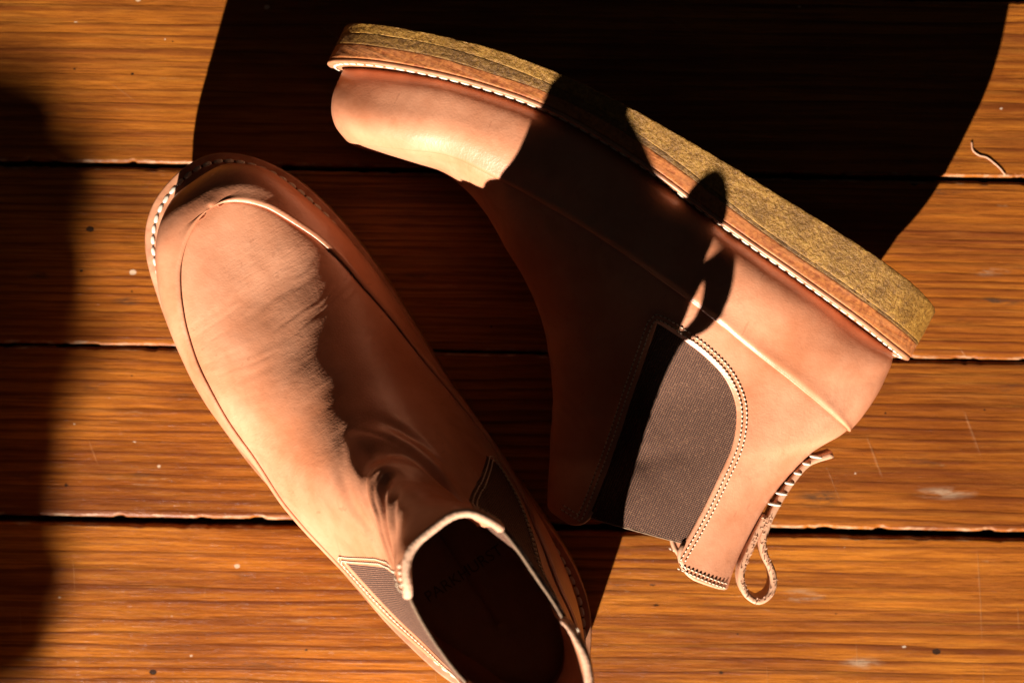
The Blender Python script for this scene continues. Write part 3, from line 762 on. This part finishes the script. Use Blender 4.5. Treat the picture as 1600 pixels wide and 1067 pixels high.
    # ---------------- rolled raw edge round the top
    def rim(Pm, rad):
        Pm = np.asarray(Pm); V, F = tube(Pm, rad, 10, flat=1.0, up=(0, 1, .01), jitter=.10); return V / 1000, F
    Bi_l, Nl = last.pos(SB[-1], BB[-1], -1.55); Bi_m, Nm = last.pos(SB[-1], -BB[-1], -1.55)
    V, F = rim(np.concatenate([Bi_l, Bi_m[::-1][1:]]), last.edge); mesh('collar_edge', V, F, M[last.emat], up)
    Ai_l, _ = last.pos(SA[-1], AA[-1], -1.55); Ai_m, _ = last.pos(SA[-1], -AA[-1], -1.55)
    V, F = rim(np.concatenate([Ai_m[::-1], Ai_l[1:]]), last.edge); mesh('collar_edge', V, F, M[last.emat], up)
    # ---------------- insole with its stamp
    o = outline(160, INSIGN * 13.5); rr = []
    for f in (0, .3, .6, .85, 1):
        cu = np.clip(o[:, 0], 35, 250); uu = o[:, 0] + (cu - o[:, 0]) * f; ww = o[:, 1] + (-2 - o[:, 1]) * f
        rr.append(np.stack([uu, wtop(uu) + 2.2 + .8 * (1 - f), ww], 1))
    A = np.stack(rr); idx = np.arange(5 * 160).reshape(5, 160); idx = np.concatenate([idx, idx[:, :1]], 1)
    ins = mesh('insole', A.reshape(-1, 3) / 1000, grid_faces(idx), M['insole'], root); solid(ins, .001)
    # ---------------- pull loop
    lpth = curve(loop_path, 90); wdt = 14.0; th = 3.3
    T = np.gradient(lpth, axis=0); T /= np.linalg.norm(T, axis=1, keepdims=True); Nn = np.stack([-T[:, 1], T[:, 0]], 1)
    prof = [(-.5, -.30), (-.5, .30), (-.46, .46), (-.36, .5), (.36, .5), (.46, .46), (.5, .30), (.5, -.30), (.46, -.46), (.36, -.5), (-.36, -.5), (-.46, -.46)]
    wc = -2.0 + last.lean * .75
    Vv = []
    for i, (p, nn) in enumerate(zip(lpth, Nn)):
        lw = wc + last.lean * .25 * 0
        for a_, b_ in prof:
            j = (random.random() - .5) * .25
            off_ = nn * (b_ * th)
            Vv.append((p[0] + off_[0], p[1] + off_[1], lw + a_ * wdt + j))
    k = len(lpth); m = len(prof); idx = np.arange(k * m).reshape(k, m); idx = np.concatenate([idx, idx[:, :1]], 1)
    F = [tuple(f) for f in grid_faces(idx).tolist()] + [tuple(range(m))[::-1], tuple(range((k - 1) * m, k * m))]
    pl = mesh('pull_loop', np.array(Vv) / 1000, F, M['loop'], root)
    # frayed flesh side: short fibres on the strap's edges
    Vs, Fs = [], []; c_ = 0
    for i in range(260):
        q = random.uniform(.30, 1.0) * (k - 1); j = int(q); sd_ = random.choice((-.5, .5)); b_ = random.uniform(-.45, .45)
        p = lpth[j] + Nn[j] * b_ * th; p3 = np.array([p[0], p[1], wc + sd_ * wdt]); dr = np.array([random.gauss(0, .5), random.gauss(0, .5), (1 if sd_ > 0 else -1) * random.uniform(.2, 1)]); dr = dr / np.linalg.norm(dr) * random.uniform(.4, 1.3)
        V, F = tube(np.stack([p3 - dr * .2, p3 + dr * .6, p3 + dr]), [.22, .18, .08], 4, up=(.3, .5, .8)); Vs.append(V); Fs += [tuple(x + c_ for x in f) for f in F]; c_ += len(V)
    fz = mesh('frayed_fibres', np.concatenate(Vs) / 1000, Fs, M['edge'], pl); tag(fz, kind='stuff')
    ms = bead_mesh('stitch', .0052, .00075, M['thread'], .8)
    for i in range(6):
        q = .06 + i * .045; j = int(q * (k - 1)); p = lpth[j]
        out_ = Nn[j]; 
        dirx = np.array([out_[0], out_[1], 0.]); c2 = np.array([p[0], p[1], 0]) + dirx * 0
        b0 = np.interp(p[1], K[16:, 1], K[16:, 0])
        L_ = abs(b0 - p[0]) + 3.5
        x_mid = (b0 + p[0]) / 2
        for sd_ in (.5, -.5):
            mt = frame_mat(np.array([x_mid, p[1] - .8, wc + sd_ * (wdt - 1.6) + sd_ * 1.9]) / 1000, (1, .35, 0), (0, 0, 1))
            so = share('stitch', ms, pl, mt @ Matrix.Diagonal((L_ / 5.2, 1, 1, 1)))
    return root

def CS(u): return interp_s(u, [-12, 40, 120, 180, 230, 300], [.06, .07, .13, .34, .50, .52])
LOOP = [(-1.3, 52.4), (7.2, 62.0), (9.6, 72), (10.6, 84), (10.2, 96), (8.0, 105.0), (3.5, 110.5), (-1.8, 114.5), (-5.6, 119.8), (-6.2, 126.0), (-3.3, 130.6), (2.6, 130.6), (8.0, 126.5), (10.8, 121), (12.0, 111.2), (12.6, 101.3), (12.9, 92.9)]

# right boot, lying on its side
lastR = Last(lean=-3.0, seed=3.7, fold=.55, crease=1.0, st=.0008, edge=1.3, emat='loop', dip=-.8)
bootR = build_boot('chelsea_boot', lastR, LOOP)
O_ = Vector((.17491818, -.00633121, .053)); U_ = Vector((-.88660338, .46253048, 0)); V_ = Vector((-.4618966, -.88538832, -.05233596)); W_ = Vector((-.02420698, -.04640124, .99862953))
m = Matrix((U_, V_, W_)).transposed().to_4x4(); m.translation = O_; bootR.matrix_world = m
tag(bootR, 'tan leather boot lying on its side with its crepe sole edge turned up', 'boot', 'pair of tan leather boots')

# left boot, standing
lastL = Last(lean=-17.0, seed=11.2, rimscale=.90, fold=1.3, crease=1.0, dip=6.0, latw=4.0, sq=2.0)
bootL = build_boot('chelsea_boot', lastL, LOOP)
ax = Vector((-.554, .833, 0)).normalized(); lat = Vector((-ax.y, ax.x, 0))
pitch = R(2.2)
Ub = ax * math.cos(pitch) + Vector((0, 0, math.sin(pitch))); Vb = Vector((0, 0, math.cos(pitch))) - ax * math.sin(pitch)
S_ = 1.02
m = Matrix((Ub * S_, Vb * S_, lat * S_)).transposed().to_4x4()
base = Vector((.0112, -.1685, 0)) 
m.translation = base
# drop it onto the floor
mz = min((m @ Vector((u / 1000, float(cbot(u)) / 1000, 0))).z for u in range(0, 300, 5))
m.translation = base - Vector((0, 0, mz - .0003)); bootL.matrix_world = m
tag(bootL, 'tan leather boot standing upright on its sole, seen into the open shaft', 'boot', 'pair of tan leather boots')

# stamp on the insole
tc = bpy.data.curves.new('stamp', 'FONT'); tc.body = 'PARKHURST'; tc.size = .0078; tc.align_x = 'CENTER'; tc.align_y = 'CENTER'; tc.extrude = .00015
to = bpy.data.objects.new('stamp', tc); C.objects.link(to); bpy.context.view_layer.update()
tm = bpy.data.meshes.new_from_object(to); bpy.data.objects.remove(to); tm.materials.clear(); tm.materials.append(M['ink'])
ins_ = [o for o in bootL.children if o.name.startswith('insole')][0]
sm_ = Matrix(((0, 1, 0, .064), (0, 0, 1, float(wtop(64)) / 1000 + .0035), (-1, 0, 0, -.002), (0, 0, 0, 1)))   # this boot is a mirrored last
share('stamp', tm, ins_, sm_)
# a curl of pale fibre on the floor
fp = curve([(1518, 222), (1520, 235), (1530, 243), (1541, 246), (1552, 254), (1563, 264), (1570, 273)], 40)
fb = np.array([((x - 800) / 3086, (533.5 - y) / 3086, .0012 + .0008 * math.sin(i * .3)) for i, (x, y) in enumerate(fp)]); fb[:, 2] = .0002
V, F = tube(fb, .00042, 8, jitter=.15); o = mesh('curled_fibre', V, F, M['loop']); tag(o, 'short curl of pale fibre lying on the plank at the upper right', 'fibre')

# ------------------------------------------------------------------ unseen potted plant, added and shaped so its leaves shade the left floor
def suede2(name, a, b): return suede(name, a, b, 60, .0002, .5)
M['leaf'] = suede2('leaf_green', (.03, .07, .02), (.05, .11, .03)); M['pot'] = suede2('terracotta', (.35, .14, .07), (.42, .18, .09)); M['soil'] = suede2('soil', (.02, .012, .008), (.04, .025, .015))
plant = empty('added_shadow_plant'); PB = Vector((-.78, -1.36, 0)); plant.location = PB
tag(plant, 'unseen leafy potted plant added to cast the shadow on the left of the floor', 'plant')
prof = [(.001, .0), (.075, .0), (.085, .02), (.105, .15), (.115, .15), (.115, .175), (.103, .175), (.098, .15), (.001, .15)]
def lathe(name, prof, mat, par, n=32):
    a = np.linspace(0, 2 * math.pi, n, endpoint=False)
    V = np.array([[(r * math.cos(t), r * math.sin(t), z) for t in a] for r, z in prof]); k = len(prof)
    idx = np.arange(k * n).reshape(k, n); idx = np.concatenate([idx, idx[:, :1]], 1)
    return mesh(name, V.reshape(-1, 3), grid_faces(idx), mat, par)
lathe('pot', prof, M['pot'], plant); lathe('soil', [(.001, .152), (.09, .153), (.1, .150)], M['soil'], plant)
V, F = tube(np.array([(0, 0, .15), (.01, .01, .3), (-.01, 0, .45), (.005, .01, .62), (0, 0, .72)]), [.011, .009, .007, .005, .003], 8, up=(1, 0, 0)); mesh('stem', V, F, M['leaf'], plant)
side = Vector((math.cos(AZ), -math.sin(AZ), 0)); upl = TOL.cross(side); upl = -upl if upl.z < 0 else upl
DL = 1.45; sinE = math.sin(EL)
lobes = [(10, 105, 95, 42, 0), (-50, 310, 150, 130, 0), (-45, 760, 150, 140, 0), (-60, 930, 150, 140, 0), (-10, 150, 130, 70, 0), (25, 225, 150, 100, 0), (140, 270, 125, 34, -6), (-10, 400, 165, 180, 0), (65, 555, 125, 70, 10), (-40, 650, 160, 160, 0), (-20, 860, 145, 130, 0), (-55, 1010, 150, 140, 8),
         (-230, 200, 170, 160, 0), (-240, 430, 190, 200, 0), (-230, 700, 190, 200, 0), (-230, 960, 190, 220, 0)]
for (cx, cy, hx, hy, an) in lobes:
    Fp = Vector(((cx - 800) / 3086, (533.5 - cy) / 3086, 0)); d = (LAMP - Fp).normalized(); dist = DL + random.uniform(-.06, .06)
    k_ = 1 - dist / (LAMP - Fp).length
    c = Fp + d * dist; a = hx / 3086 * k_; b = hy / 3086 * sinE * k_
    ca, sa = math.cos(R(an)), math.sin(R(an)); ex = side * ca + upl * sa; ey = upl * ca - side * sa
    major, minor, A_, B_ = (ex, ey, a, b) if a > b else (ey, ex, b, a)
    # the leaf stalk starts at the end that points to the stem
    if (c - PB).dot(major) < 0: major = -major
    Vs = []; ts_ = np.linspace(-1, 1, 11)
    for tt_ in ts_:
        hw = B_ * (1 - abs(tt_) ** 2.6) ** .6
        for q in (-1, -.5, 0, .5, 1):
            Vs.append(c - PB + major * (A_ * tt_) + minor * (hw * q) + TOL * (.004 * abs(q) - .006 * tt_ * tt_))
    idx = np.arange(55).reshape(11, 5)
    lf = mesh('leaf', np.array([tuple(v) for v in Vs]), grid_faces(idx), M['leaf'], plant); solid(lf, .0006)
    p0 = c - PB - major * A_; zz = min(max(p0.z - .12, .2), .7)
    q0 = Vector((0, 0, zz)); V, F = tube(np.array([tuple(q0), tuple(q0.lerp(p0, .5) + Vector((0, 0, .015))), tuple(p0)]), [.0028, .002, .0014], 6, up=(.3, .2, 1)); mesh('stalk', V, F, M['leaf'], lf)
